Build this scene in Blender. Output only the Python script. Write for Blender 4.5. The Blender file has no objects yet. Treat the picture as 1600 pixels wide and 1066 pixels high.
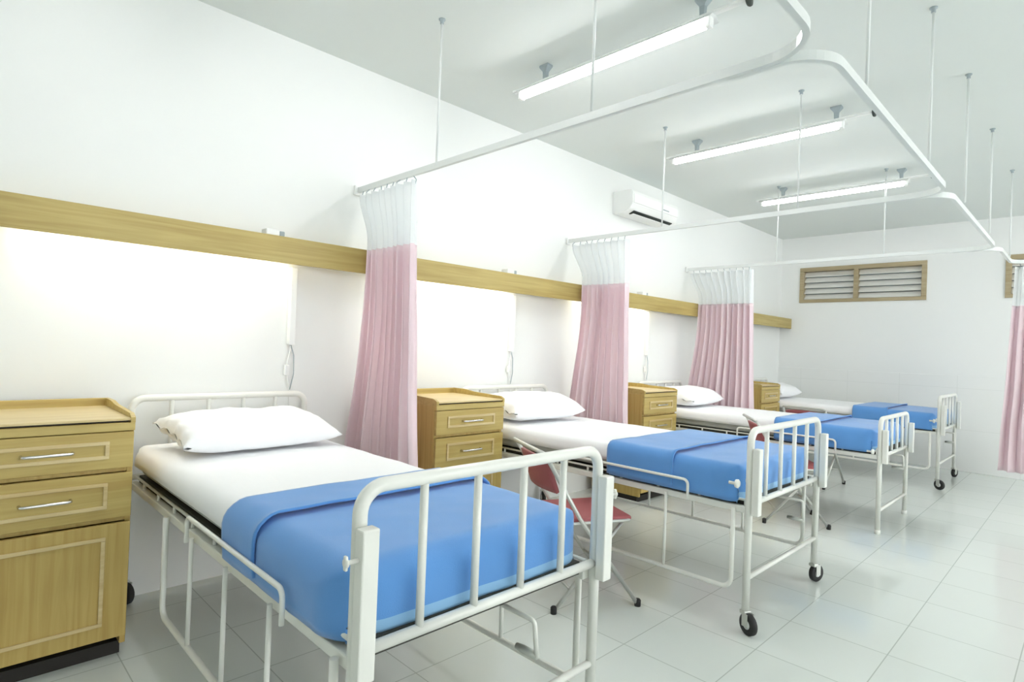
import bpy, bmesh, math, random
from mathutils import Vector, Matrix, noise
random.seed(7)
COL = bpy.context.scene.collection
PI = math.pi
WX, EY, CZ = -3.32, 8.84, 3.03          # head wall, end wall, ceiling

# ------------------------------------------------------------------ materials
def srgb(r, g, b):
    f = lambda c: (c/255/12.92) if c/255 <= .04045 else ((c/255+.055)/1.055)**2.4
    return (f(r), f(g), f(b), 1)
def mat(name, col, rough=.5, metal=0, spec=.5, bump=0, bscale=200, var=0, vscale=6, sheen=0, coat=0):
    m = bpy.data.materials.new(name); m.use_nodes = True
    nt = m.node_tree; b = nt.nodes['Principled BSDF']
    b.inputs['Base Color'].default_value = col
    b.inputs['Roughness'].default_value = rough
    b.inputs['Metallic'].default_value = metal
    b.inputs['Specular IOR Level'].default_value = spec
    b.inputs['Sheen Weight'].default_value = sheen
    b.inputs['Coat Weight'].default_value = coat
    tc = nt.nodes.new('ShaderNodeTexCoord')
    if bump:
        n = nt.nodes.new('ShaderNodeTexNoise'); n.inputs['Scale'].default_value = bscale; n.inputs['Detail'].default_value = 4
        bp = nt.nodes.new('ShaderNodeBump'); bp.inputs['Strength'].default_value = bump; bp.inputs['Distance'].default_value = .01
        nt.links.new(tc.outputs['Object'], n.inputs['Vector'])
        nt.links.new(n.outputs['Fac'], bp.inputs['Height']); nt.links.new(bp.outputs['Normal'], b.inputs['Normal'])
    if var:
        n2 = nt.nodes.new('ShaderNodeTexNoise'); n2.inputs['Scale'].default_value = vscale; n2.inputs['Detail'].default_value = 5
        mx = nt.nodes.new('ShaderNodeMixRGB'); mx.blend_type = 'MULTIPLY'
        mx.inputs['Color1'].default_value = col
        cr = nt.nodes.new('ShaderNodeValToRGB')
        cr.color_ramp.elements[0].position = .3; cr.color_ramp.elements[1].position = .7
        cr.color_ramp.elements[0].color = (1-var,)*3+(1,); cr.color_ramp.elements[1].color = (1, 1, 1, 1)
        mx.inputs['Fac'].default_value = 1
        nt.links.new(tc.outputs['Object'], n2.inputs['Vector']); nt.links.new(n2.outputs['Fac'], cr.inputs['Fac'])
        nt.links.new(cr.outputs['Color'], mx.inputs['Color2']); nt.links.new(mx.outputs['Color'], b.inputs['Base Color'])
    return m
def wood(name, c1, c2, axis, rough=.42):
    m = bpy.data.materials.new(name); m.use_nodes = True
    nt = m.node_tree; b = nt.nodes['Principled BSDF']; b.inputs['Roughness'].default_value = rough
    tc = nt.nodes.new('ShaderNodeTexCoord'); mp = nt.nodes.new('ShaderNodeMapping')
    sc = [38, 38, 38]; sc[axis] = 1.6; mp.inputs['Scale'].default_value = sc
    n = nt.nodes.new('ShaderNodeTexNoise'); n.inputs['Scale'].default_value = 1.0; n.inputs['Detail'].default_value = 6; n.inputs['Distortion'].default_value = .6
    n2 = nt.nodes.new('ShaderNodeTexNoise'); n2.inputs['Scale'].default_value = 2.2; n2.inputs['Detail'].default_value = 2
    cr = nt.nodes.new('ShaderNodeValToRGB'); e = cr.color_ramp.elements
    e[0].position = .3; e[0].color = c2; e[1].position = .72; e[1].color = c1
    mx = nt.nodes.new('ShaderNodeMixRGB'); mx.blend_type = 'MULTIPLY'; mx.inputs['Fac'].default_value = .35
    nt.links.new(tc.outputs['Object'], mp.inputs['Vector']); nt.links.new(mp.outputs['Vector'], n.inputs['Vector'])
    nt.links.new(tc.outputs['Object'], n2.inputs['Vector'])
    nt.links.new(n.outputs['Fac'], cr.inputs['Fac']); nt.links.new(cr.outputs['Color'], mx.inputs['Color1'])
    cr2 = nt.nodes.new('ShaderNodeValToRGB'); cr2.color_ramp.elements[0].color = (.72, .68, .6, 1); cr2.color_ramp.elements[0].position = .35; cr2.color_ramp.elements[1].position = .65
    nt.links.new(n2.outputs['Fac'], cr2.inputs['Fac']); nt.links.new(cr2.outputs['Color'], mx.inputs['Color2'])
    nt.links.new(mx.outputs['Color'], b.inputs['Base Color'])
    bp = nt.nodes.new('ShaderNodeBump'); bp.inputs['Strength'].default_value = .08; bp.inputs['Distance'].default_value = .004
    nt.links.new(n.outputs['Fac'], bp.inputs['Height']); nt.links.new(bp.outputs['Normal'], b.inputs['Normal'])
    return m
def emit(name, col, s):
    m = bpy.data.materials.new(name); m.use_nodes = True; nt = m.node_tree
    nt.nodes.remove(nt.nodes['Principled BSDF']); e = nt.nodes.new('ShaderNodeEmission')
    e.inputs['Color'].default_value = col; e.inputs['Strength'].default_value = s
    nt.links.new(e.outputs[0], nt.nodes['Material Output'].inputs['Surface']); return m
def tilefloor():
    m = mat('floor_tiles', srgb(226, 232, 226), .09, spec=.5)
    nt = m.node_tree; b = nt.nodes['Principled BSDF']
    tc = nt.nodes.new('ShaderNodeTexCoord'); mp = nt.nodes.new('ShaderNodeMapping')
    mp.inputs['Location'].default_value = (.63, -.15, 0)
    br = nt.nodes.new('ShaderNodeTexBrick'); br.offset = 0; br.squash = 1
    br.inputs['Scale'].default_value = 1; br.inputs['Brick Width'].default_value = .412; br.inputs['Row Height'].default_value = .412
    br.inputs['Mortar Size'].default_value = .0026; br.inputs['Mortar Smooth'].default_value = .3
    br.inputs['Color1'].default_value = srgb(218, 224, 219); br.inputs['Color2'].default_value = srgb(214, 220, 215)
    br.inputs['Mortar'].default_value = srgb(178, 186, 179)
    n = nt.nodes.new('ShaderNodeTexNoise'); n.inputs['Scale'].default_value = 3; n.inputs['Detail'].default_value = 6
    mr = nt.nodes.new('ShaderNodeMapRange'); mr.inputs['To Min'].default_value = .06; mr.inputs['To Max'].default_value = .17
    nt.links.new(tc.outputs['Object'], mp.inputs['Vector']); nt.links.new(mp.outputs['Vector'], br.inputs['Vector'])
    nt.links.new(br.outputs['Color'], b.inputs['Base Color'])
    nt.links.new(tc.outputs['Object'], n.inputs['Vector']); nt.links.new(n.outputs['Fac'], mr.inputs['Value']); nt.links.new(mr.outputs['Result'], b.inputs['Roughness'])
    return m
def tilewall():
    m = mat('wall_tiles', srgb(228, 231, 226), .35)
    nt = m.node_tree; b = nt.nodes['Principled BSDF']
    tc = nt.nodes.new('ShaderNodeTexCoord'); sx = nt.nodes.new('ShaderNodeSeparateXYZ'); cx = nt.nodes.new('ShaderNodeCombineXYZ')
    br = nt.nodes.new('ShaderNodeTexBrick'); br.offset = 0
    br.inputs['Scale'].default_value = 1; br.inputs['Brick Width'].default_value = .6; br.inputs['Row Height'].default_value = .5
    br.inputs['Mortar Size'].default_value = .002
    br.inputs['Color1'].default_value = srgb(239, 241, 239); br.inputs['Color2'].default_value = srgb(238, 240, 238); br.inputs['Mortar'].default_value = srgb(226, 229, 226)
    nt.links.new(tc.outputs['Object'], sx.inputs[0]); nt.links.new(sx.outputs['X'], cx.inputs['X']); nt.links.new(sx.outputs['Z'], cx.inputs['Y'])
    nt.links.new(cx.outputs[0], br.inputs['Vector']); nt.links.new(br.outputs['Color'], b.inputs['Base Color']); return m
def mesh_cloth():
    m = bpy.data.materials.new('curtain_netting'); m.use_nodes = True; nt = m.node_tree
    nt.nodes.remove(nt.nodes['Principled BSDF'])
    d = nt.nodes.new('ShaderNodeBsdfDiffuse'); d.inputs[0].default_value = srgb(246, 249, 250)
    t = nt.nodes.new('ShaderNodeBsdfTranslucent'); t.inputs[0].default_value = srgb(246, 249, 250)
    tr = nt.nodes.new('ShaderNodeBsdfTransparent')
    a = nt.nodes.new('ShaderNodeMixShader'); a.inputs[0].default_value = .4
    c = nt.nodes.new('ShaderNodeMixShader'); c.inputs[0].default_value = .2
    nt.links.new(d.outputs[0], a.inputs[1]); nt.links.new(t.outputs[0], a.inputs[2])
    nt.links.new(a.outputs[0], c.inputs[1]); nt.links.new(tr.outputs[0], c.inputs[2])
    nt.links.new(c.outputs[0], nt.nodes['Material Output'].inputs['Surface']); return m
def pink_cloth():
    m = mat('pink_cloth', srgb(252, 238, 242), .85, spec=.2, sheen=.2, bump=.1, bscale=500)
    nt = m.node_tree; b = nt.nodes['Principled BSDF']
    t = nt.nodes.new('ShaderNodeBsdfTranslucent'); t.inputs[0].default_value = srgb(252, 238, 242)
    a = nt.nodes.new('ShaderNodeMixShader'); a.inputs[0].default_value = .38
    nt.links.new(b.outputs[0], a.inputs[1]); nt.links.new(t.outputs[0], a.inputs[2]); nt.links.new(a.outputs[0], nt.nodes['Material Output'].inputs['Surface'])
    return m

M = dict(
    wall=mat('wall_paint', srgb(240, 242, 240), .75, spec=.2, bump=.02, bscale=60),
    ceil=mat('ceiling_paint', srgb(226, 231, 228), .85, spec=.15, bump=.02, bscale=60),
    tile=tilewall(), floor=tilefloor(),
    enamel=mat('white_enamel', srgb(236, 237, 230), .28, spec=.5, coat=.2, var=.05, vscale=9),
    oak_z=wood('oak_upright', srgb(208, 184, 112), srgb(186, 156, 84), 2),
    oak_y=wood('oak_along', srgb(206, 186, 116), srgb(186, 160, 90), 1),
    oak_top=wood('oak_tray', srgb(226, 208, 160), srgb(208, 184, 130), 1),
    pelmet=wood('pelmet_wood', srgb(196, 178, 112), srgb(172, 150, 84), 1),
    vent=wood('vent_wood', srgb(186, 172, 140), srgb(164, 148, 112), 0),
    slat=mat('vent_slat_paint', srgb(232, 232, 226), .5),
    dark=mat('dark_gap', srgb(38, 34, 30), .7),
    deck=mat('deck_mat', srgb(66, 66, 60), .8, bump=.2, bscale=300),
    sheet=mat('white_sheet', srgb(246, 247, 249), .85, spec=.2, bump=.12, bscale=14, sheen=.1),
    ticking=mat('grey_ticking', srgb(190, 194, 190), .8, bump=.1, bscale=200),
    blue=mat('blue_blanket', srgb(98, 155, 220), .88, spec=.15, sheen=.4, bump=.15, bscale=420, var=.06, vscale=5),
    hem=mat('blue_hem', srgb(142, 190, 228), .75, sheen=.3),
    pink=pink_cloth(), net=mesh_cloth(),
    alu=mat('painted_aluminium', srgb(224, 228, 226), .3, spec=.5),
    grey=mat('grey_plastic', srgb(158, 170, 174), .5),
    white=mat('white_plastic', srgb(240, 242, 240), .4),
    black=mat('black_rubber', srgb(34, 34, 34), .6),
    chrome=mat('chrome', srgb(215, 215, 212), .22, metal=1),
    steel=mat('grey_steel', srgb(200, 202, 196), .3, metal=.5),
    red=mat('maroon_vinyl', srgb(160, 84, 86), .5, bump=.06, bscale=120),
    tube=emit('tube_glow', (1, .985, .985, 1), 15),
    bedtube=emit('bed_tube_glow', (1, 1, .985, 1), 14),
    blackslot=mat('vent_slot', srgb(52, 60, 56), .6),
)

# ------------------------------------------------------------------ helpers
def obj(name, bm, m, parent=None, smooth=False, mods=()):
    me = bpy.data.meshes.new(name)
    bmesh.ops.recalc_face_normals(bm, faces=bm.faces)
    bm.to_mesh(me); bm.free()
    for mm in (m if isinstance(m, (list, tuple)) else [m]): me.materials.append(mm)
    if smooth:
        for p in me.polygons: p.use_smooth = True
    o = bpy.data.objects.new(name, me); COL.objects.link(o)
    if parent: o.parent = parent
    return o
def tag(o, label, cat, group=None):
    o['label'] = label; o['category'] = cat
    if group: o['group'] = group
    return o
def thing(name, label, cat, loc=(0, 0, 0), rz=0, group=None):
    o = bpy.data.objects.new(name, None); COL.objects.link(o); o.location = loc; o.rotation_euler.z = rz
    o.empty_display_size = .1
    return tag(o, label, cat, group)
def struct(name, bm, m, parent=None, smooth=False):
    o = obj(name, bm, m, parent, smooth)
    if not parent: o['kind'] = 'structure'
    return o
def dup(root, loc=None, rz=None, label=None, group=None):
    r = root.copy(); COL.objects.link(r)
    if loc is not None: r.location = loc
    if rz is not None: r.rotation_euler.z = rz
    if label: r['label'] = label
    if group: r['group'] = group
    for ch in list(root.children):
        c = ch.copy(); COL.objects.link(c); c.parent = r
        for g in list(ch.children):
            d = g.copy(); COL.objects.link(d); d.parent = c
    return r
def box(bm, x0, x1, y0, y1, z0, z1, bev=0, seg=2, mi=0):
    r = bmesh.ops.create_cube(bm, size=1)
    vs = r['verts']
    for v in vs:
        v.co = Vector(((x0+x1)/2+v.co.x*(x1-x0), (y0+y1)/2+v.co.y*(y1-y0), (z0+z1)/2+v.co.z*(z1-z0)))
    fs = list({f for v in vs for f in v.link_faces})
    for f in fs: f.material_index = mi
    if bev:
        es = list({e for v in vs for e in v.link_edges})
        bmesh.ops.bevel(bm, geom=es, offset=bev, segments=seg, profile=.5, affect='EDGES')
    return bm
def B(*a, **k): return box(bmesh.new(), *a, **k)
def rounded(pts, r, n=6, closed=False):
    """polyline with filleted corners; r one radius or a list"""
    pts = [Vector(p) for p in pts]; out = []
    N = len(pts)
    for i, p in enumerate(pts):
        if not closed and i in (0, N-1): out.append(p); continue
        a = (pts[i-1]-p); b = (pts[(i+1) % N]-p); rr = r[i] if isinstance(r, (list, tuple)) else r
        if rr <= 0: out.append(p); continue
        la, lb = a.length, b.length; a.normalize(); b.normalize()
        ang = a.angle(b)
        if ang > PI-.02: out.append(p); continue
        d = min(rr/math.tan(ang/2), la*.49, lb*.49); rad = d*math.tan(ang/2)
        c = p+(a+b).normalized()*(rad/math.sin(ang/2))
        s = p+a*d-c; e = p+b*d-c
        s.normalize(); e.normalize(); th = s.angle(e)
        for k in range(n+1):
            out.append(c+(s*math.sin((1-k/n)*th)+e*math.sin(k/n*th))*(rad/math.sin(th)))
    return out
def sweep(bm, pts, prof, up=Vector((0, 0, 1)), caps=True, closed=False, mi=0):
    """sweep a closed 2D profile [(side, up)...] along pts"""
    pts = [Vector(p) for p in pts]; n = len(pts); rings = []
    prev = None
    for i, p in enumerate(pts):
        t = (pts[min(i+1, n-1)]-pts[max(i-1, 0)]) if not closed else (pts[(i+1) % n]-pts[i-1])
        t.normalize()
        if prev is None:
            u = up-t*up.dot(t)
            if u.length < .05:
                u = Vector((0, 1, 0))-t*t.y
            u.normalize()
        else:
            u = prev-t*prev.dot(t); u.normalize()
        prev = u; s = t.cross(u)
        rings.append([bm.verts.new(p+s*a+u*b) for a, b in prof])
    k = len(prof)
    for i in range(n if closed else n-1):
        A, C = rings[i], rings[(i+1) % n]
        for j in range(k):
            f = bm.faces.new((A[j], A[(j+1) % k], C[(j+1) % k], C[j])); f.material_index = mi; f.smooth = k > 6
    if caps and not closed:
        for f in (bm.faces.new(rings[0]), bm.faces.new(rings[-1])): f.material_index = mi
    return bm
def circ(r, n=12): return [(r*math.cos(2*PI*i/n), r*math.sin(2*PI*i/n)) for i in range(n)]
def tube(bm, pts, r, n=12, closed=False, mi=0): return sweep(bm, pts, circ(r, n), closed=closed, mi=mi)
def T(pts, r, n=12, closed=False): return tube(bmesh.new(), pts, r, n, closed)
def lathe(bm, prof, n=24, axis='z', o=(0, 0, 0), mi=0):
    rings = []; o = Vector(o)
    def P(r, z, a):
        c, s = r*math.cos(a), r*math.sin(a)
        return o+Vector({'z': (c, s, z), 'x': (z, c, s), 'y': (c, z, s)}[axis])
    for r, z in prof:
        rings.append([bm.verts.new(P(r, z, 2*PI*i/n)) for i in range(n)] if r > 1e-6 else [bm.verts.new(P(0, z, 0))])
    for A, C in zip(rings, rings[1:]):
        for i in range(n):
            j = (i+1) % n
            q = [A[i], A[j], C[j], C[i]] if len(A) > 1 and len(C) > 1 else ([A[0], C[j], C[i]] if len(A) == 1 else [A[i], A[j], C[0]])
            f = bm.faces.new(q); f.smooth = True; f.material_index = mi
    return bm
def Lz(*a, **k): return lathe(bmesh.new(), *a, **k)
def grid(bm, nu, nv, fn, mi=None):
    V = [[bm.verts.new(fn(i/nu, j/nv)) for j in range(nv+1)] for i in range(nu+1)]
    for i in range(nu):
        for j in range(nv):
            f = bm.faces.new((V[i][j], V[i+1][j], V[i+1][j+1], V[i][j+1])); f.smooth = True
            if mi: f.material_index = mi((i+.5)/nu, (j+.5)/nv)
    return bm
def solid(o, t, off=-1):
    md = o.modifiers.new('thickness', 'SOLIDIFY'); md.thickness = t; md.offset = off; return o

# ------------------------------------------------------------------ room shell
X1, Y0 = 4.3, -3.4
struct('floor', B(WX, X1, Y0, EY, -.1, 0), M['floor'])
struct('ceiling', B(WX, X1, Y0, EY, CZ, CZ+.1), M['ceil'])
struct('wall_left', B(WX-.12, WX, Y0, EY+.12, 0, CZ), M['wall'])
# the aisle-side wall has unseen windows added (behind and beside the viewer) to light the room
ADDED_WIN = [(-.6, 1.1), (1.7, 3.5), (4.1, 5.9), (6.5, 8.3)]
bm = bmesh.new(); box(bm, X1, X1+.12, Y0, EY+.12, 0, .95); box(bm, X1, X1+.12, Y0, EY+.12, 2.6, CZ)
ys = [Y0]+[v for p in ADDED_WIN for v in p]+[EY+.12]
for a, b in zip(ys[0::2], ys[1::2]): box(bm, X1, X1+.12, a, b, .95, 2.6)
struct('wall_right', bm, M['wall'])
for k, (a, b) in enumerate(ADDED_WIN):
    fr = bmesh.new()
    for q in ((a, b, 2.55, 2.6), (a, b, .95, 1.0), (a, a+.05, 1.0, 2.55), (b-.05, b, 1.0, 2.55), ((a+b)/2-.025, (a+b)/2+.025, 1.0, 2.55)):
        box(fr, X1+.03, X1+.08, *q, bev=.004)
    struct('added_window_%d' % (k+1), fr, M['white'])
struct('wall_front', B(WX, X1, Y0-.12, Y0, 0, CZ), M['wall'])
# end wall with two openings for the louvred vents
VZ0, VZ1 = 2.085, 2.585
VENTS = [(-3.055, -1.54), (-.783, .73)]
bm = bmesh.new()
box(bm, WX, X1, EY, EY+.12, 0, VZ0); box(bm, WX, X1, EY, EY+.12, VZ1, CZ)
xs = [WX]+[v for p in VENTS for v in p]+[X1]
for a, b in zip(xs[0::2], xs[1::2]): box(bm, a, b, EY, EY+.12, VZ0, VZ1)
struct('wall_back', bm, M['wall'])
struct('trim_1', B(WX, X1, EY-.008, EY, 0, 1.15, bev=.003), M['tile'])
for k, (a, b) in enumerate(VENTS):
    fr = bmesh.new(); w = .055; mid = a+(b-a)*.475
    for (p, q, r, s) in ((a, b, VZ1-w, VZ1), (a, b, VZ0, VZ0+w*.8), (a, a+w, VZ0+w*.8, VZ1-w), (b-w, b, VZ0+w*.8, VZ1-w), (mid-w/2, mid+w/2, VZ0+w*.8, VZ1-w)):
        box(fr, p, q, EY-.02, EY+.09, r, s, bev=.004)
    fo = obj('louvre_vent', fr, M['vent'])
    tag(fo, ['brown wooden louvred vent, whole, high on the end wall right of the head-wall corner', 'brown wooden louvred vent half cut off behind the curtain at right edge'][k], 'vent', 'louvred vents in the end wall')
    for (p, q) in ((a+w, mid-w/2), (mid+w/2, b-w)):
        for i in range(5):
            z = VZ0+w*.8+(i+.5)*(VZ1-VZ0-1.8*w)/5
            s = bmesh.new(); box(s, p, q, -.043, .043, -.006, .006, bev=.002)
            bmesh.ops.rotate(s, verts=s.verts, cent=(0, 0, 0), matrix=Matrix.Rotation(math.radians(52), 3, 'X'))
            bmesh.ops.translate(s, verts=s.verts, vec=(0, EY+.045, z))
            obj('slat', s, M['slat'], fo)
    struct('trim_%d' % (k+2), B(a, b, EY+.115, EY+.125, VZ0, VZ1), M['grey'])  # grey sheet standing in for the dim space behind the slats

# ------------------------------------------------------------------ wooden light pelmet along the head wall
PX = -3.155
pel = thing('light_pelmet', 'long pale wooden pelmet board running along the wall above the beds', 'pelmet', (WX, 0, 1.71))
def at(bm, root):
    bmesh.ops.translate(bm, verts=bm.verts, vec=-root.location); return bm
obj('front_board', at(B(PX-.02, PX, Y0+.6, EY-.002, 1.71, 1.855, bev=.003), pel), M['pelmet'], pel)
obj('top_board', at(B(WX+.001, PX-.021, Y0+.6, EY-.002, 1.835, 1.853), pel), M['pelmet'], pel)
LAMP_Y = [(.25, 1.38), (2.08, 3.2), (4.08, 5.18)]
names = ['bedside strip tube behind the pelmet above the nearest bed', 'bedside strip tube behind the pelmet above the second bed', 'bedside strip tube behind the pelmet above the third bed']
for (a, b), nm in zip(LAMP_Y, names):
    t = thing('strip_light', nm, 'light', (WX+.095, (a+b)/2, 1.80), 0, 'strip lights behind the pelmet')
    h = (b-a)/2
    obj('batten', B(-.02, .02, -h, h, 0, .034, bev=.004), M['white'], t)
    obj('tube', lathe(bmesh.new(), [(0, -h+.03), (.013, -h+.03), (.013, h-.03), (0, h-.03)], 12, 'y', (0, 0, -.028)), M['bedtube'], t)
    for s in (-1, 1):
        obj('lamp_holder', B(-.014, .014, s*(h-.015)-.014, s*(h-.015)+.014, -.043, .0, bev=.003), M['white'], t)
for y, nm in ((1.30, 'nearest'), (3.12, 'second'), (4.98, 'third')):
    s = thing('pelmet_socket', 'small white and grey plug socket on top of the pelmet over the %s bed' % nm, 'socket', (PX-.05, y, 1.855), 0, 'small sockets on the pelmet')
    obj('housing', B(-.035, .035, -.055, .02, 0, .035, bev=.006), M['white'], s)
    obj('plug', B(-.02, .03, .021, .05, 0, .03, bev=.005), M['grey'], s)

# cable trunking with hanging cord under the pelmet
for y, nm in ((1.462, 'right of the nearest bed lamp glow'), (3.262, 'beside the second bed headboard'), (5.245, 'between the second and third curtains')):
    t = thing('cable_trunking', 'white cable trunking with thin cord, '+nm, 'trunking', (WX, y, 1.26), 0, 'cable trunkings under the pelmet')
    obj('duct', B(.001, .04, -.018, .018, 0, .448, bev=.003), M['white'], t)
    c = [(.02, 0, .002), (.02, -.004, -.05), (.022, -.018, -.12), (.02, -.02, -.15), (.02, .0, -.24), (.02, .01, -.4), (.02, .012, -.6)]
    obj('cord', T(rounded(c, .05, 4), .0035, 8), M['white'], t)
    obj('cord_loop', T(rounded([(.02, .002, 0), (.02, .022, -.06), (.022, .024, -.17), (.022, .004, -.26)], .05, 4), .003, 8), M['grey'], t)
    obj('cord_switch', B(.008, .034, -.034, -.006, -.175, -.115, bev=.006), M['white'], t)

# ------------------------------------------------------------------ hospital beds
TU, BA = .017, .011
def rect_frame(y0, y1, top, bot, x, r=.06):
    return rounded([(x, y0, bot), (x, y0, top), (x, y1, top), (x, y1, bot)], r, 8)
def make_bed(label, y0, y1, drop=0, casters=True, low_guards=('near', 'far'), guard=True, kz=.70, ko=.06):
    """bed of width y0..y1, its head at the wall; local frame at the bed's head-left floor point"""
    W = y1-y0; XH, XF = .055, 2.18            # head and foot posts, from the wall
    t = thing('hospital_bed', label, 'bed', (WX, y0, 0), 0, 'white metal hospital beds')
    E = M['enamel']
    cz = .105 if casters else 0.0
    top = .945-drop
    # footboard: bent tube, lower rail, four bars
    f = obj('footboard', T(rect_frame(0, W, top, cz, XF), TU, 14), E, t)
    obj('rail', T([(XF, 0, .60-drop*.3), (XF, W, .60-drop*.3)], .014, 12), E, f)
    for k in range(4):
        y = W*(k+1)/5; obj('bar', T([(XF, y, .60-drop*.3), (XF, y, top)], BA, 10), E, f)
    obj('cross_rail', T([(XF, 0, .255-drop), (XF, W, .255-drop)], .012, 10), E, t)
    # headboard
    h = obj('headboard', T(rect_frame(0, W, .980, .105, XH), TU, 14), E, t)
    obj('rail', T([(XH, 0, .60), (XH, W, .60)], .014, 12), E, h)
    for k in range(4):
        y = W*(k+1)/5; obj('bar', T([(XH, y, .60), (XH, y, .980)], BA, 10), E, h)
    # sleeves with clamp knobs beside the foot posts
    for y in (0, W):
        s = obj('corner_sleeve', B(XF+.018, XF+.052, y-.021, y+.021, .555-drop*.3, .865-drop, bev=.004), E, t)
        k = lathe(bmesh.new(), [(0, 0), (.008, 0), (.007, .03), (.019, .032), (.021, .042), (.015, .048), (0, .048)], 16, 'x', (XF-.072, 0, 0))
        if ko < 0:       # small wing screw on the outside of the sleeve
            k.free(); k = lathe(bmesh.new(), [(0, .02), (.005, .02), (.005, .045), (.010, .047), (.010, .053), (0, .053)], 12, 'y', (XF+.035, 0, 0))
            box(k, XF+.029, XF+.041, .047, .054, -.016, .016, bev=.003)
            if y == 0: bmesh.ops.scale(k, verts=k.verts, vec=(1, -1, 1))
            bmesh.ops.translate(k, verts=k.verts, vec=(0, y, kz-.02))
        else: bmesh.ops.translate(k, verts=k.verts, vec=(0, (ko if y == 0 else -.06), kz-max(drop, 0)))
        obj('clamp_knob', k, E, s)
    # deck: side rails, short posts, thin upper rails and a dark deck board
    for nm, y in (('near', .02), ('far', W-.02)):
        r = obj('side_rail', B(XH+.018, XF-.018, y-.016, y+.016, .553, .585, bev=.004), E, t)
        obj('upper_rail', T([(XH+.02, y, .613), (XF-.02, y, .613)], .006, 8), E, r)
        for k in range(9):
            x = XH+.22+k*.235; obj('short_post', T([(x, y, .583), (x, y, .612)], .007, 8), E, r)
        if nm in low_guards:      # side guard let down below the bed
            x0, x1 = .75, 2.11
            yy = y+(-.03 if nm == 'near' else .03)
            g = obj('lowered_guard', T(rounded([(x0, yy, .575), (x0, yy, .19), (x1, yy, .19), (x1, yy, .575)], .05, 6), .011, 10), E, t)
            for k in range(3):
                x = x0+(k+1)*(x1-x0)/4-.02; obj('bar', T([(x, yy, .19), (x, yy, .575)], .008, 8), E, g)
    obj('deck_board', B(XH+.03, XF-.03, .04, W-.04, .570, .612), M['deck'], t)
    for x in (.62, 1.35):
        obj('cross_brace', T([(x, .03, .56), (x, W-.03, .56)], .011, 8), E, t)
    if guard:
        yy = -.024
        obj('mattress_guard', T(rounded([(1.1, yy-.012, .575), (1.1, yy-.012, .665), (1.885, yy-.012, .665), (1.885, yy-.012, .575)], .025, 5), .0075, 8), E, t)
    # crank under the foot end
    yc = W*.62
    c = obj('crank', T(rounded([(1.5, yc, .535), (XF+.045, yc, .535), (XF+.045, yc+.015, .43)], .012, 4), .007, 8), E, t)
    obj('crank_handle', lathe(bmesh.new(), [(0, 0), (.010, 0), (.012, -.05), (.009, -.08), (0, -.08)], 12, 'x', (XF+.045, yc+.015, .43)), M['steel'], c)
    # casters
    posts = [(XH, 0), (XH, W)]+([(XF, 0), (XF, W)] if casters else [])
    for i, (x, y) in enumerate(posts):
        a = math.radians([20, -35, -25, 70][i])
        cm = bmesh.new()
        box(cm, -.018, .018, -.02, .02, .09, .108, bev=.004)
        for s in (-1, 1): box(cm, -.012+.012, .012+.022, s*.019-.002, s*.019+.002, .04, .1, bev=.001)
        bmesh.ops.rotate(cm, verts=cm.verts, cent=(0, 0, 0), matrix=Matrix.Rotation(a, 3, 'Z')); bmesh.ops.translate(cm, verts=cm.verts, vec=(x, y, 0))
        co = obj('caster', cm, M['steel'], t)
        wm = lathe(bmesh.new(), [(.022, -.014), (.044, -.014), (.05, -.009), (.05, .009), (.044, .014), (.022, .014), (.022, -.014)], 24, 'y', (.022, 0, .05))
        bmesh.ops.rotate(wm, verts=wm.verts, cent=(0, 0, 0), matrix=Matrix.Rotation(a, 3, 'Z')); bmesh.ops.translate(wm, verts=wm.verts, vec=(x, y, 0))
        wo = obj('wheel', wm, M['black'], co)
        hm = lathe(bmesh.new(), [(0, -.013), (.022, -.013), (.022, .013), (0, .013)], 16, 'y', (.022, 0, .05))
        bmesh.ops.rotate(hm, verts=hm.verts, cent=(0, 0, 0), matrix=Matrix.Rotation(a, 3, 'Z')); bmesh.ops.translate(hm, verts=hm.verts, vec=(x, y, 0))
        obj('hub', hm, M['white'], co)
    if not casters:
        for y in (0, W): obj('foot_cap', lathe(bmesh.new(), [(0, 0), (.02, 0), (.02, .03), (0, .03)], 14, 'z', (XF, y, 0)), E, t)
    return t

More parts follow.
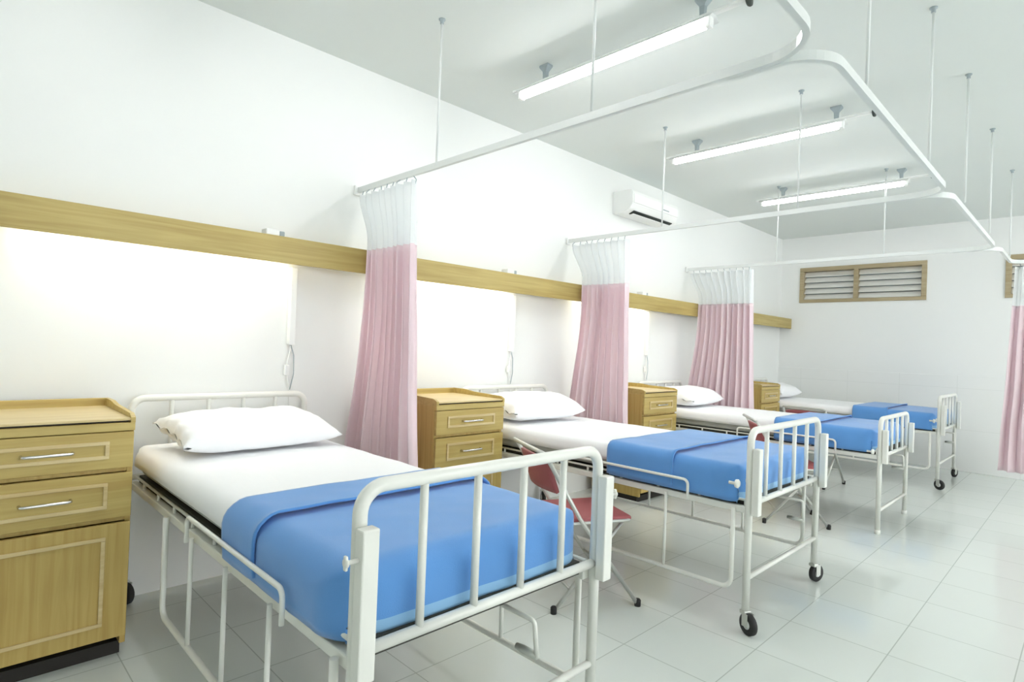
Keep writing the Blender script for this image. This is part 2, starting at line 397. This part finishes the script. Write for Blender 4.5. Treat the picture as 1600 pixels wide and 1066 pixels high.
def rbox_pt(cx, cy, hx, hy, r, x, y):
    """clamp a plan point into a rounded rectangle"""
    dx, dy = x-cx, y-cy
    qx, qy = abs(dx)-(hx-r), abs(dy)-(hy-r)
    if qx > 0 and qy > 0:
        l = math.hypot(qx, qy)
        if l > r: qx *= r/l; qy *= r/l
        return cx+math.copysign(hx-r+qx, dx), cy+math.copysign(hy-r+qy, dy)
    return cx+max(-hx, min(hx, dx)), cy+max(-hy, min(hy, dy))
def edge_map(s, half, r, down):
    """cloth coordinate s (signed, 0 at middle) -> (plan offset, drop) over an edge of radius r"""
    a = abs(s); flat = half-r
    if a <= flat: return s, 0
    a -= flat; arc = r*PI/2
    if a <= arc: th = a/r; return math.copysign(flat+r*math.sin(th), s), r*(1-math.cos(th))
    return math.copysign(half, s), r+min(a-arc, down)
def drape(x0, x1, y0, y1, top, r, sidedrop, footdrop, headdrop, nx, ny, seed=0, wr=.004, rc=.06, mi=None, bulge=0, lift=0):
    """cloth over a block x0..x1, y0..y1; foot edge at x1 drops footdrop, head edge x0 drops headdrop (0 = ends flat)"""
    bm = bmesh.new()
    cy, hy = (y0+y1)/2, (y1-y0)/2
    S = hy-r+r*PI/2+max(sidedrop-r, 0)
    L = (x1-x0)
    xa = 0 if not headdrop else -(r*PI/2-r+max(headdrop-r, 0))
    xb = L if not footdrop else L-r+r*PI/2+max(footdrop-r, 0)
    def fn(u, v):
        s = -S+2*S*v; py, dy = edge_map(s, hy, r, 9)
        q = xa+(xb-xa)*u
        if q > L/2: px, dx = edge_map(q-L/2, L/2, r, 9) if footdrop else (q-L/2, 0)
        else: px, dx = edge_map(q-L/2, L/2, r, 9) if headdrop else (q-L/2, 0)
        d = min(math.hypot(dx, dy), max(sidedrop, footdrop if dx else 0))
        X, Y = px+(x0+x1)/2, py+cy
        if footdrop or headdrop:
            hx = L/2
            X, Y = rbox_pt((x0+x1)/2, cy, hx if True else hx, hy, rc, X, Y) if (dx > 0 or (footdrop and X > x1-rc)) else (X, Y)
        n = noise.noise(Vector((X*5+seed, Y*5, d*6)))*wr+noise.noise(Vector((X*13, Y*11+seed, d*12)))*wr*.5
        if d > .02:
            k = min(1, d/.1)
            if dx > dy: X += n*2*k+bulge*math.sin(min(1, d/max(footdrop, .01))*PI)
            else: Y += math.copysign(n*2*k+bulge*math.sin(min(1, d/max(sidedrop, .01))*PI), py)
        return Vector((X, Y, top-d+(n if d < .02 else 0)+lift*max(0, (u-.8)/.2)**2))
    return grid(bm, nx, ny, fn, mi)

MT = .765
def bedding(idx, y0, y1, head, nmz, fold_x, blank_x0, drop=0, pil=None):
    W = y1-y0
    top = MT-drop
    mt = thing('mattress', 'mattress in a white sheet on the %s' % nmz, 'mattress', (WX, y0, .62-drop), 0, 'mattresses on the beds')
    obj('core', B(.12, 2.09, .035, W-.035, .001, .125, bev=.03, seg=4), M['ticking'], mt, True)
    sh = drape(.085, 2.13, .0, W, .143, .06 if idx == 0 else .04, .085, .085, .085, 60, 40, idx*3.1, .0025, .12 if idx == 0 else .05)
    so = obj('sheet', sh, M['sheet'], mt, True); solid(so, .003)
    # pillow
    px0, px1, py0, py1, th, tilt = pil
    pb = bmesh.new(); hx, hy = (px1-px0)/2, (py1-py0)/2
    for side in (1, -1):
        def fn(u, v, side=side):
            a, b = 2*u-1, 2*v-1
            pinch = 1-.10*(1-abs(b)**2)*abs(a)**6 - 0
            pinch2 = 1-.08*(1-abs(a)**2)*abs(b)**6
            e = max(0, (1-abs(a)**3))**.5*max(0, (1-abs(b)**4.5))**.45
            X, Y = hx*a*pinch, hy*b*pinch2
            n = noise.noise(Vector((X*9+idx, Y*7, side)))*.014+noise.noise(Vector((X*22, Y*18+idx, side)))*.005
            rim = .25+.75*min(1, e*1.5)
            z = th*.5*e*(1.0 if side > 0 else .72)*side+(n*e*1.1 if side > 0 else n*e*.3)
            if b < -.93: z += .008*math.sin(a*14+side)*side
            return Vector((X, Y, z))
        grid(pb, 34, 44, fn)
    bmesh.ops.remove_doubles(pb, verts=pb.verts, dist=.0006)
    zmin = min(v.co.z for v in pb.verts)
    pl = obj('pillow', pb, M['sheet'], None, True)
    pl.location = (WX+(px0+px1)/2, y0+(py0+py1)/2, top+.008-zmin+math.sin(abs(tilt))*hx*.4)
    pl.rotation_euler = (0, tilt, [.04, -.06, .05, .02][idx])
    tag(pl, 'plump white pillow at the head of the %s' % nmz, 'pillow', 'white pillows on the beds')
    # blanket
    bx0, bx1 = blank_x0-WX, 2.143
    def mi(u, v): return 1 if u > .955 else 0
    bl = thing('blanket', 'blue blanket with folded-back band on the %s' % nmz, 'blanket', (WX, y0, top), 0, 'blue blankets on the beds')
    R = .07 if idx == 0 else .04
    bo = obj('cover', drape(bx0, bx1, -.012, W+.012, .010, R, .176, .168, 0, 70, 56, idx*7.7, .003, .13 if idx == 0 else .08, mi, .006), [M['blue'], M['hem']], bl, True); solid(bo, .006)
    fx = fold_x-WX
    fb = obj('folded_band', drape(bx0-.012, fx, -.020, W+.020, .023, R+.004, .182, 0, 0, 24, 56, idx*5.3+2, .003, .08, None, .006, .012), M['blue'], bl, True); solid(fb, .008)
    return mt

BEDS = [  # y0, y1, label, drop, casters
    (.678, 1.545, 'white metal hospital bed nearest the viewer, its footboard large in front', -.03, True, ('near', 'far')),
    (2.735, 3.665, 'white metal hospital bed on casters, second from the viewer, side guards let down', 0, True, ('near', 'far')),
    (5.060, 5.915, 'white metal hospital bed without foot casters, third from the viewer', .085, False, ()),
    (7.350, 8.300, 'white metal hospital bed farthest away, beside the end wall', 0, True, ('near',)),
]
NM = ['bed nearest the viewer', 'second bed from the viewer', 'third bed from the viewer', 'farthest bed by the end wall']
FOLD = [-1.665, -1.53, -1.56, -1.60]; BX0 = [-1.90, -1.93, -1.90, -1.92]
PIL = [(.20, .64, .06, .80, .17, .13), (.12, .60, .05, .76, .21, .06), (.12, .60, .06, .78, .20, .06), (.12, .58, .06, .80, .20, .06)]
for i, (y0, y1, lab, dr, ca, lg) in enumerate(BEDS):
    make_bed(lab, y0, y1, dr, ca, lg, guard=i != 3, kz=.85 if i == 0 else .70, ko=-.03 if i == 0 else .06)
    bedding(i, y0, y1, 0, NM[i], FOLD[i], BX0[i], 0, PIL[i])

# ------------------------------------------------------------------ bedside cabinets
def frame_mold(y0, y1, z0, z1, x, w=.014, d=.007):
    bm = bmesh.new()
    for a in ((y0, y1, z1-w, z1), (y0, y1, z0, z0+w), (y0, y0+w, z0+w, z1-w), (y1-w, y1, z0+w, z1-w)):
        box(bm, x, x+d, *a, bev=.002)
    return bm
def make_cabinet(label, y0, w, F=.60):
    t = thing('bedside_cabinet', label, 'cabinet', (WX, y0, 0), 0, 'oak bedside cabinets')
    A, D = .075, F
    body = bmesh.new()
    box(body, A, D-.02, 0, .02, .05, .93, bev=.002); box(body, A, D-.02, w-.02, w, .05, .93, bev=.002)
    box(body, A, A+.015, .02, w-.02, .08, .93); box(body, A+.015, D-.022, .02, w-.02, .10, .12)
    box(body, A+.015, D-.022, .02, w-.02, .545, .56); box(body, A+.015, D-.022, .02, w-.02, .742, .756)
    obj('carcass', body, M['oak_z'], t)
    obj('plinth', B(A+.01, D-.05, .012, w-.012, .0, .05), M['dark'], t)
    obj('front_rail', B(D-.02, D, .0, w, .905, .938, bev=.003), M['oak_y'], t)
    obj('shadow_gap', B(A+.02, D-.018, .021, w-.021, .9385, .9445), M['dark'], t)  # dark strip standing in for the shade under the tray
    obj('tray_top', B(A, D-.004, .012, w-.012, .9450, .955, bev=.002), M['oak_top'], t)
    g = bmesh.new()
    box(g, A, A+.016, 0, w, .9305, .99, bev=.004)
    for y in (0, w-.016):          # side gallery with dropping front
        prof = [(A+.016, .9305), (D-.012, .9305), (D, .938), (D, .958), (D-.03, .972), (A+.22, .98), (A+.14, .99), (A+.016, .99)]
        vs = [g.verts.new((x, y, z)) for x, z in prof]; v2 = [g.verts.new((x, y+.016, z)) for x, z in prof]
        g.faces.new(vs); g.faces.new(v2[::-1]); n = len(prof)
        for i in range(n): g.faces.new((vs[i], vs[(i+1) % n], v2[(i+1) % n], v2[i]))
    obj('tray_gallery', g, M['oak_y'], t)
    for z0, z1, kind in ((.757, .9035, 'drawer'), (.561, .741, 'drawer'), (.085, .543, 'door')):
        f = obj(kind, B(D-.02, D, .003, w-.003, z0+.0015, z1-.0015, bev=.003), M['oak_y'] if kind == 'drawer' else M['oak_z'], t)
        my0, my1 = (.085, w-.085); mz0, mz1 = (z0+.042, z1-.035) if kind == 'drawer' else (z0+.06, z1-.05)
        obj('moulding', frame_mold(my0, my1, mz0, mz1, D), M['oak_top'], f)
        if kind == 'drawer':
            zc = (mz0+mz1)/2; c = w/2
            hb = bmesh.new(); tube(hb, rounded([(D, c-.075, zc), (D+.026, c-.075, zc), (D+.026, c+.075, zc), (D, c+.075, zc)], .012, 4), .006, 8)
            obj('handle', hb, M['chrome'], f)
        else:
            obj('handle', lathe(bmesh.new(), [(0, 0), (.007, 0), (.007, .012), (.015, .018), (.013, .026), (0, .028)], 16, 'x', (D, .05, z1-.12)), M['chrome'], f)
    return t
cab = make_cabinet('oak bedside cabinet cut by the left edge, left of the nearest bed', .030, .552)
dup(cab, (WX, 2.095, 0), 0, 'oak bedside cabinet between the first curtain and the second bed')
dup(cab, (WX, 4.31, 0), 0, 'oak bedside cabinet between the second curtain and the third bed')
dup(cab, (WX, 6.77, 0), 0, 'oak bedside cabinet half hidden behind the third curtain, by the farthest bed')

# ------------------------------------------------------------------ curtain rails hung on rods
TZ = 2.245
prof = [(-.010, -.016), (.010, -.016), (.010, .016), (-.010, .016)]
def make_rail(label, pts, radii, rods, n=10):
    t = thing('curtain_rail', label, 'curtain rail', (pts[0][0], pts[0][1], TZ), 0, 'white curtain rails hung from the ceiling')
    o = Vector(t.location)
    P = [Vector((p[0], p[1], TZ))-o for p in rounded([(p[0], p[1], 0) for p in pts], radii, n)]
    P = [Vector((p.x, p.y, 0)) for p in P]
    obj('rail', sweep(bmesh.new(), P, prof), M['alu'], t)
    if abs(pts[0][0]-WX) < .02:
        obj('wall_bracket', B(0, .02, -.025, .025, -.03, .03, bev=.004), M['white'], t)
    for x, y in rods:
        q = Vector((x, y, TZ))-o
        r = obj('hanger_rod', T([(q.x, q.y, .0155), (q.x, q.y, CZ-TZ-.001)], .006, 10), M['alu'], t)
        fl = lathe(bmesh.new(), [(0, 0), (.018, 0), (.017, -.005), (.010, -.010), (.010, -.024), (0, -.024)], 18, 'z', (q.x, q.y, CZ-TZ-.0005))
        obj('ceiling_flange', fl, M['grey'], r)
    return t
W0 = WX+.001; RX = -.60
YA, YB, YC = 1.86, 3.93, 6.03
make_rail('curtain rail of the nearest bed, curving toward the viewer at the top edge', [(W0, YA), (RX, YA), (RX, -.4)], [0, .17, 0], [(-2.50, YA), (-1.47, YA), (RX, .6)])
make_rail('curtain rail around the second bed, largest loop in view', [(W0, YB), (RX, YB), (RX, YA+.021), (-.90, YA+.021)], [0, .16, .24, 0], [(-2.38, YB), (-1.39, YB), (RX, 2.32), (RX, 3.40)])
make_rail('curtain rail around the third bed, behind the second bed loop', [(W0, YC), (RX, YC), (RX, YB+.021), (-.90, YB+.021)], [0, .16, .24, 0], [(-2.32, YC), (-1.38, YC), (RX+.02, 4.33), (RX+.02, 5.45)])
make_rail('short far curtain rail by the end wall vent at the right edge', [(-.90, YC+.021), (-.58, YC+.021), (-.58, 6.98), (.9, 6.98)], [0, .2, .12, 0], [(-.57, 6.72), (.4, 6.98)])

# ------------------------------------------------------------------ curtains
def make_curtain(label, y, xa, xb, xa2, xb2, zb, folds, seed):
    ZT, ZM = TZ-.045, 1.845
    t = thing('hospital_curtain', label, 'curtain', (xa, y, zb), 0, 'pink curtains with white netting tops')
    o = Vector(t.location); rnd = random.Random(seed); ph = [rnd.uniform(-.5, .5) for _ in range(folds*2+4)]; am = [rnd.uniform(.65, 1.2) for _ in range(folds*2+4)]
    def P(u, z):
        k = (ZT-z)/(ZT-zb)
        a, b = xa+(xa2-xa)*k**1.2, xb+(xb2-xb)*k**1.2
        g = min(1, max(0, (ZT-z)/(ZT-1.90))) if z > 1.70 else max(0, 1-(1.70-z)/1.25); g = g*g*(3-2*g)
        a += (max(a, PX+.012)-a)*g
        w = u*folds; i = int(w); f = w-i
        p0 = ph[i]*(1-f)+ph[i+1]*f; A = (am[i]*(1-f)+am[i+1]*f)*(.038+.030*k)
        yy = A*math.sin(2*PI*w+p0*1.6+.5*math.sin(k*2.5+seed))+.012*noise.noise(Vector((u*6, z*1.3, seed)))
        xx = a+(b-a)*u+.010*math.sin(4*PI*w+ph[i])*(.4+k)+.012*k*noise.noise(Vector((u*4+9, z*2, seed)))
        return Vector((xx, y+yy, z))-o
    nu = folds*14
    net = obj('netting', grid(bmesh.new(), nu, 10, lambda u, v: P(u, ZM+(ZT-ZM)*v)), M['net'], t, True)
    obj('netting_hem', grid(bmesh.new(), nu, 2, lambda u, v: P(u, ZT-.022+.022*v)), M['white'], net, True)
    pk = obj('cloth', grid(bmesh.new(), nu, 40, lambda u, v: P(u, zb+(ZM-zb)*v)), M['pink'], t, True); solid(pk, .002, 0)
    for k in range(folds):
        u = (k+.5)/folds; p = P(u, ZT)
        hk = T(rounded([p+Vector((0, 0, -.012)), p+Vector((0, .008, .012)), (p.x, (y-o.y), TZ-.0165-o.z)], .005, 3), .003, 6)
        obj('hook', hk, M['grey'], t)
    return t
make_curtain('pink curtain gathered at the wall right of the nearest bed', YA, -3.27, -2.67, -3.29, -2.54, .33, 9, 1)
make_curtain('pink curtain gathered at the wall right of the second bed', YB, -3.27, -2.68, -3.28, -2.60, .33, 9, 2)
make_curtain('pink curtain gathered at the wall right of the third bed', YC, -3.26, -2.56, -3.27, -2.49, .33, 10, 3)
make_curtain('pink curtain cut off by the right edge, in front of the end wall', 6.98, -.55, -.10, -.63, -.02, .33, 7, 4)

# ------------------------------------------------------------------ ceiling tube lights
def make_lamp(label, y):
    t = thing('tube_light', label, 'light', (-1.99, y, 2.9), 0, 'ceiling tube lights')
    obj('tube', lathe(bmesh.new(), [(0, -.62), (.018, -.62), (.026, -.612), (.026, .612), (.018, .62), (0, .62)], 16, 'x', (0, 0, 0)), M['tube'], t)
    ch = obj('channel', B(-.70, .82, -.016, .016, .031, .046, bev=.003), M['white'], t)
    rf = bmesh.new(); prof2 = [(-.044, .006), (-.020, .0285), (.020, .0285), (.044, .006), (.045, .008), (.021, .0305), (-.021, .0305), (-.045, .008)]
    sweep(rf, [(-.66, 0, 0), (.66, 0, 0)], prof2)
    obj('added_reflector', rf, M['white'], t)  # trough added to keep direct tube light off the ceiling
    for s in (-1, 1):
        obj('lamp_holder', B(s*.635-.012, s*.635+.012, -.02, .02, -.027, .026, bev=.003), M["white"], t)
    for x in (-.43, .60):
        b = bmesh.new()
        lo = [(-.012, -.012, .046), (.012, -.012, .046), (.012, .012, .046), (-.012, .012, .046)]
        md = [(-.014, -.013, .09), (.014, -.013, .09), (.014, .013, .09), (-.014, .013, .09)]
        hi = [(-.034, -.024, CZ-2.9-.012), (.034, -.024, CZ-2.9-.012), (.034, .024, CZ-2.9-.012), (-.034, .024, CZ-2.9-.012)]
        hh = [(-.034, -.024, CZ-2.9-.001), (.034, -.024, CZ-2.9-.001), (.034, .024, CZ-2.9-.001), (-.034, .024, CZ-2.9-.001)]
        R = [[b.verts.new((x+p[0], p[1], p[2])) for p in r] for r in (lo, md, hi, hh)]
        for A, C in zip(R, R[1:]):
            for i in range(4): b.faces.new((A[i], A[(i+1) % 4], C[(i+1) % 4], C[i]))
        b.faces.new(R[0]); b.faces.new(R[-1])
        obj('bracket', b, M['grey'], t)
    obj('end_cap', lathe(bmesh.new(), [(0, 0), (.026, 0), (.03, .006), (.03, .014), (0, .018)], 18, 'x', (.82, 0, .034)), M['blackslot'], t)
    return t
L1 = make_lamp('bright ceiling tube light nearest the viewer, largest of those in view', 2.6)
dup(L1, (-1.90, 4.34, 2.9), 0, 'bright ceiling tube light in the middle of the row')
dup(L1, (-1.88, 6.12, 2.9), 0, 'bright ceiling tube light farthest from the viewer, nearest the end wall')
dup(L1, (-1.99, .80, 2.9), 0, 'added ceiling tube light over the nearest bed, overhead out of view')  # unseen lamp added to brighten the near end
for y, nm in ((4.34, 'level with the third bed'), (6.12, 'level with the third curtain'), (7.9, 'level with the farthest bed')):  # unseen aisle lamps added to brighten the far end and end wall
    dup(L1, (1.9, y, 2.9), 0, 'added unseen ceiling tube light across the aisle, '+nm)

# ------------------------------------------------------------------ air conditioner on the head wall
ac = thing('air_conditioner', 'white wall air conditioner high on the head wall above the third bed', 'air conditioner', (WX, 4.58, 2.61))
pf = [(.001, 0), (.12, 0), (.19, .03), (.225, .08), (.228, .16), (.215, .20), (.19, .212), (.001, .212)]
b = bmesh.new(); LN = .84
A = [b.verts.new((x, 0, z)) for x, z in pf]; C = [b.verts.new((x, LN, z)) for x, z in pf]
b.faces.new(A); b.faces.new(C[::-1])
for i in range(len(pf)): b.faces.new((A[i], A[(i+1) % len(pf)], C[(i+1) % len(pf)], C[i]))
bmesh.ops.bevel(b, geom=[e for e in b.edges], offset=.006, segments=2, affect='EDGES')
obj('housing', b, M['white'], ac)
def tilted(bm, c, ang):
    bmesh.ops.rotate(bm, verts=bm.verts, cent=(0, 0, 0), matrix=Matrix.Rotation(ang, 3, 'Y')); bmesh.ops.translate(bm, verts=bm.verts, vec=c); return bm
ang = -math.atan2(.03, .07)
obj('outlet_slot', tilted(B(-.030, .030, .09, LN-.05, -.004, .003), (.158, 0, .0145), ang), M['blackslot'], ac)
obj('flap', tilted(B(-.022, .022, .10, LN-.06, -.003, .003, bev=.001), (.150, 0, -.004), ang*.35), M['white'], ac)
obj('front_panel', B(.226, .234, .02, LN-.02, .085, .17, bev=.004), M['white'], ac)
obj('display', B(.2335, .236,   .52, .64, .105, .117, bev=.001), M['grey'], ac)

# ------------------------------------------------------------------ folding chairs
def make_chair(label, x, y, rz):
    """faces local +Y; the origin lies on the floor at the seat's centre"""
    t = thing('folding_chair', label, 'chair', (x, y, 0), rz, 'folding chairs with maroon seats')
    s = bmesh.new(); box(s, -.19, .19, -.18, .21, .43, .458, bev=.012, seg=3)
    for v in s.verts:
        if v.co.z > .45: v.co.z -= .010*max(0, 1-(v.co.x/.17)**2)*max(0, 1-((v.co.y-.015)/.18)**2)
    obj('seat', s, M['red'], t, True)
    obj('seat_rim', T(rounded([(-.195, -.17, .437), (-.195, .215, .437), (.195, .215, .437), (.195, -.17, .437)], .05, 5, True), .008, 8, True), M['steel'], t)
    # curved padded backrest
    def bk(u, v):
        a = 2*u-1; return Vector((.185*a, -.265-.035*(1-a*a)+(.06*(1-v)), .59+.175*v-.015*a*a*v))
    bo = obj('backrest', grid(bmesh.new(), 16, 6, bk), M['red'], t, True); solid(bo, .018, 0)
    def lerp(p, q, f): return tuple(p[i]+(q[i]-p[i])*f for i in range(3))
    for sx in (-1, 1):
        X = .205*sx
        # back upright running down to the front foot
        obj_leg = obj('leg', T([(X, -.29, .785), (X, -.09, .46), (X, .245, .016)], .0105, 10), M['steel'], t)
        obj('rubber_foot', lathe(bmesh.new(), [(0, 0), (.016, 0), (.017, .03), (.012, .036), (0, .036)], 12, 'z', (X, .25, 0)), M['black'], obj_leg)
        X2 = .182*sx
        l2 = obj('leg', T([(X2, .16, .43), (X2, -.20, .016)], .0095, 10), M['steel'], t)
        obj('rubber_foot', lathe(bmesh.new(), [(0, 0), (.015, 0), (.016, .03), (.011, .036), (0, .036)], 12, 'z', (X2, -.205, 0)), M['black'], l2)
        obj('pivot_bolt', lathe(bmesh.new(), [(0, 0), (.009, 0), (.009, .008), (0, .008)], 10, 'x', (X+sx*.011-(.008 if sx < 0 else 0), -.005, .352)), M['black'], t)
    obj('top_rail', T(rounded([(-.205, -.29, .785), (-.19, -.315, .797), (.19, -.315, .797), (.205, -.29, .785)], .03, 4), .0105, 10), M['steel'], t)
    obj('cross_bar', T([(-.205, .137, .16), (.205, .137, .16)], .007, 8), M['steel'], t)
    obj('cross_bar', T([(-.182, -.12, .11), (.182, -.12, .11)], .007, 8), M['steel'], t)
    return t
c0 = make_chair('maroon folding chair seen through the nearest footboard, between the first two beds', -1.925, 2.455, math.radians(-26))
dup(c0, (-1.74, 4.90, 0), math.radians(-56), 'maroon folding chair between the second and third beds')
dup(c0, (-2.06, 6.52, 0), math.radians(-4), 'maroon folding chair between the third bed and the farthest bed')

# ------------------------------------------------------------------ camera, world, view
f = 908.124; yaw, pit, rol = .790149435, .00925595621, .0381595986
fw = Vector((-math.sin(yaw)*math.cos(pit), math.cos(yaw)*math.cos(pit), math.sin(pit)))
rt = Vector((math.cos(yaw), math.sin(yaw), 0)); up = rt.cross(fw)
r2 = math.cos(rol)*rt+math.sin(rol)*up; u2 = -math.sin(rol)*rt+math.cos(rol)*up
cd = bpy.data.cameras.new('camera'); cam = bpy.data.objects.new('camera', cd); COL.objects.link(cam)
cd.sensor_width = 36; cd.sensor_fit = 'HORIZONTAL'; cd.lens = f/1600*36; cd.clip_start = .05
cam.matrix_world = Matrix(((r2.x, u2.x, -fw.x, 0), (r2.y, u2.y, -fw.y, 0), (r2.z, u2.z, -fw.z, 1.3), (0, 0, 0, 1)))
S = bpy.context.scene; S.camera = cam
w = bpy.data.worlds.new('world'); S.world = w; w.use_nodes = True
w.node_tree.nodes['Background'].inputs[0].default_value = (.98, .98, 1, 1); w.node_tree.nodes['Background'].inputs[1].default_value = 2.8
S.view_settings.view_transform = 'Standard'; S.view_settings.look = 'None'; S.view_settings.gamma = 1
S.view_settings.exposure = 1.26
S.view_settings.use_curve_mapping = False
S.cycles.max_bounces = 10; S.cycles.diffuse_bounces = 6; S.cycles.transparent_max_bounces = 16
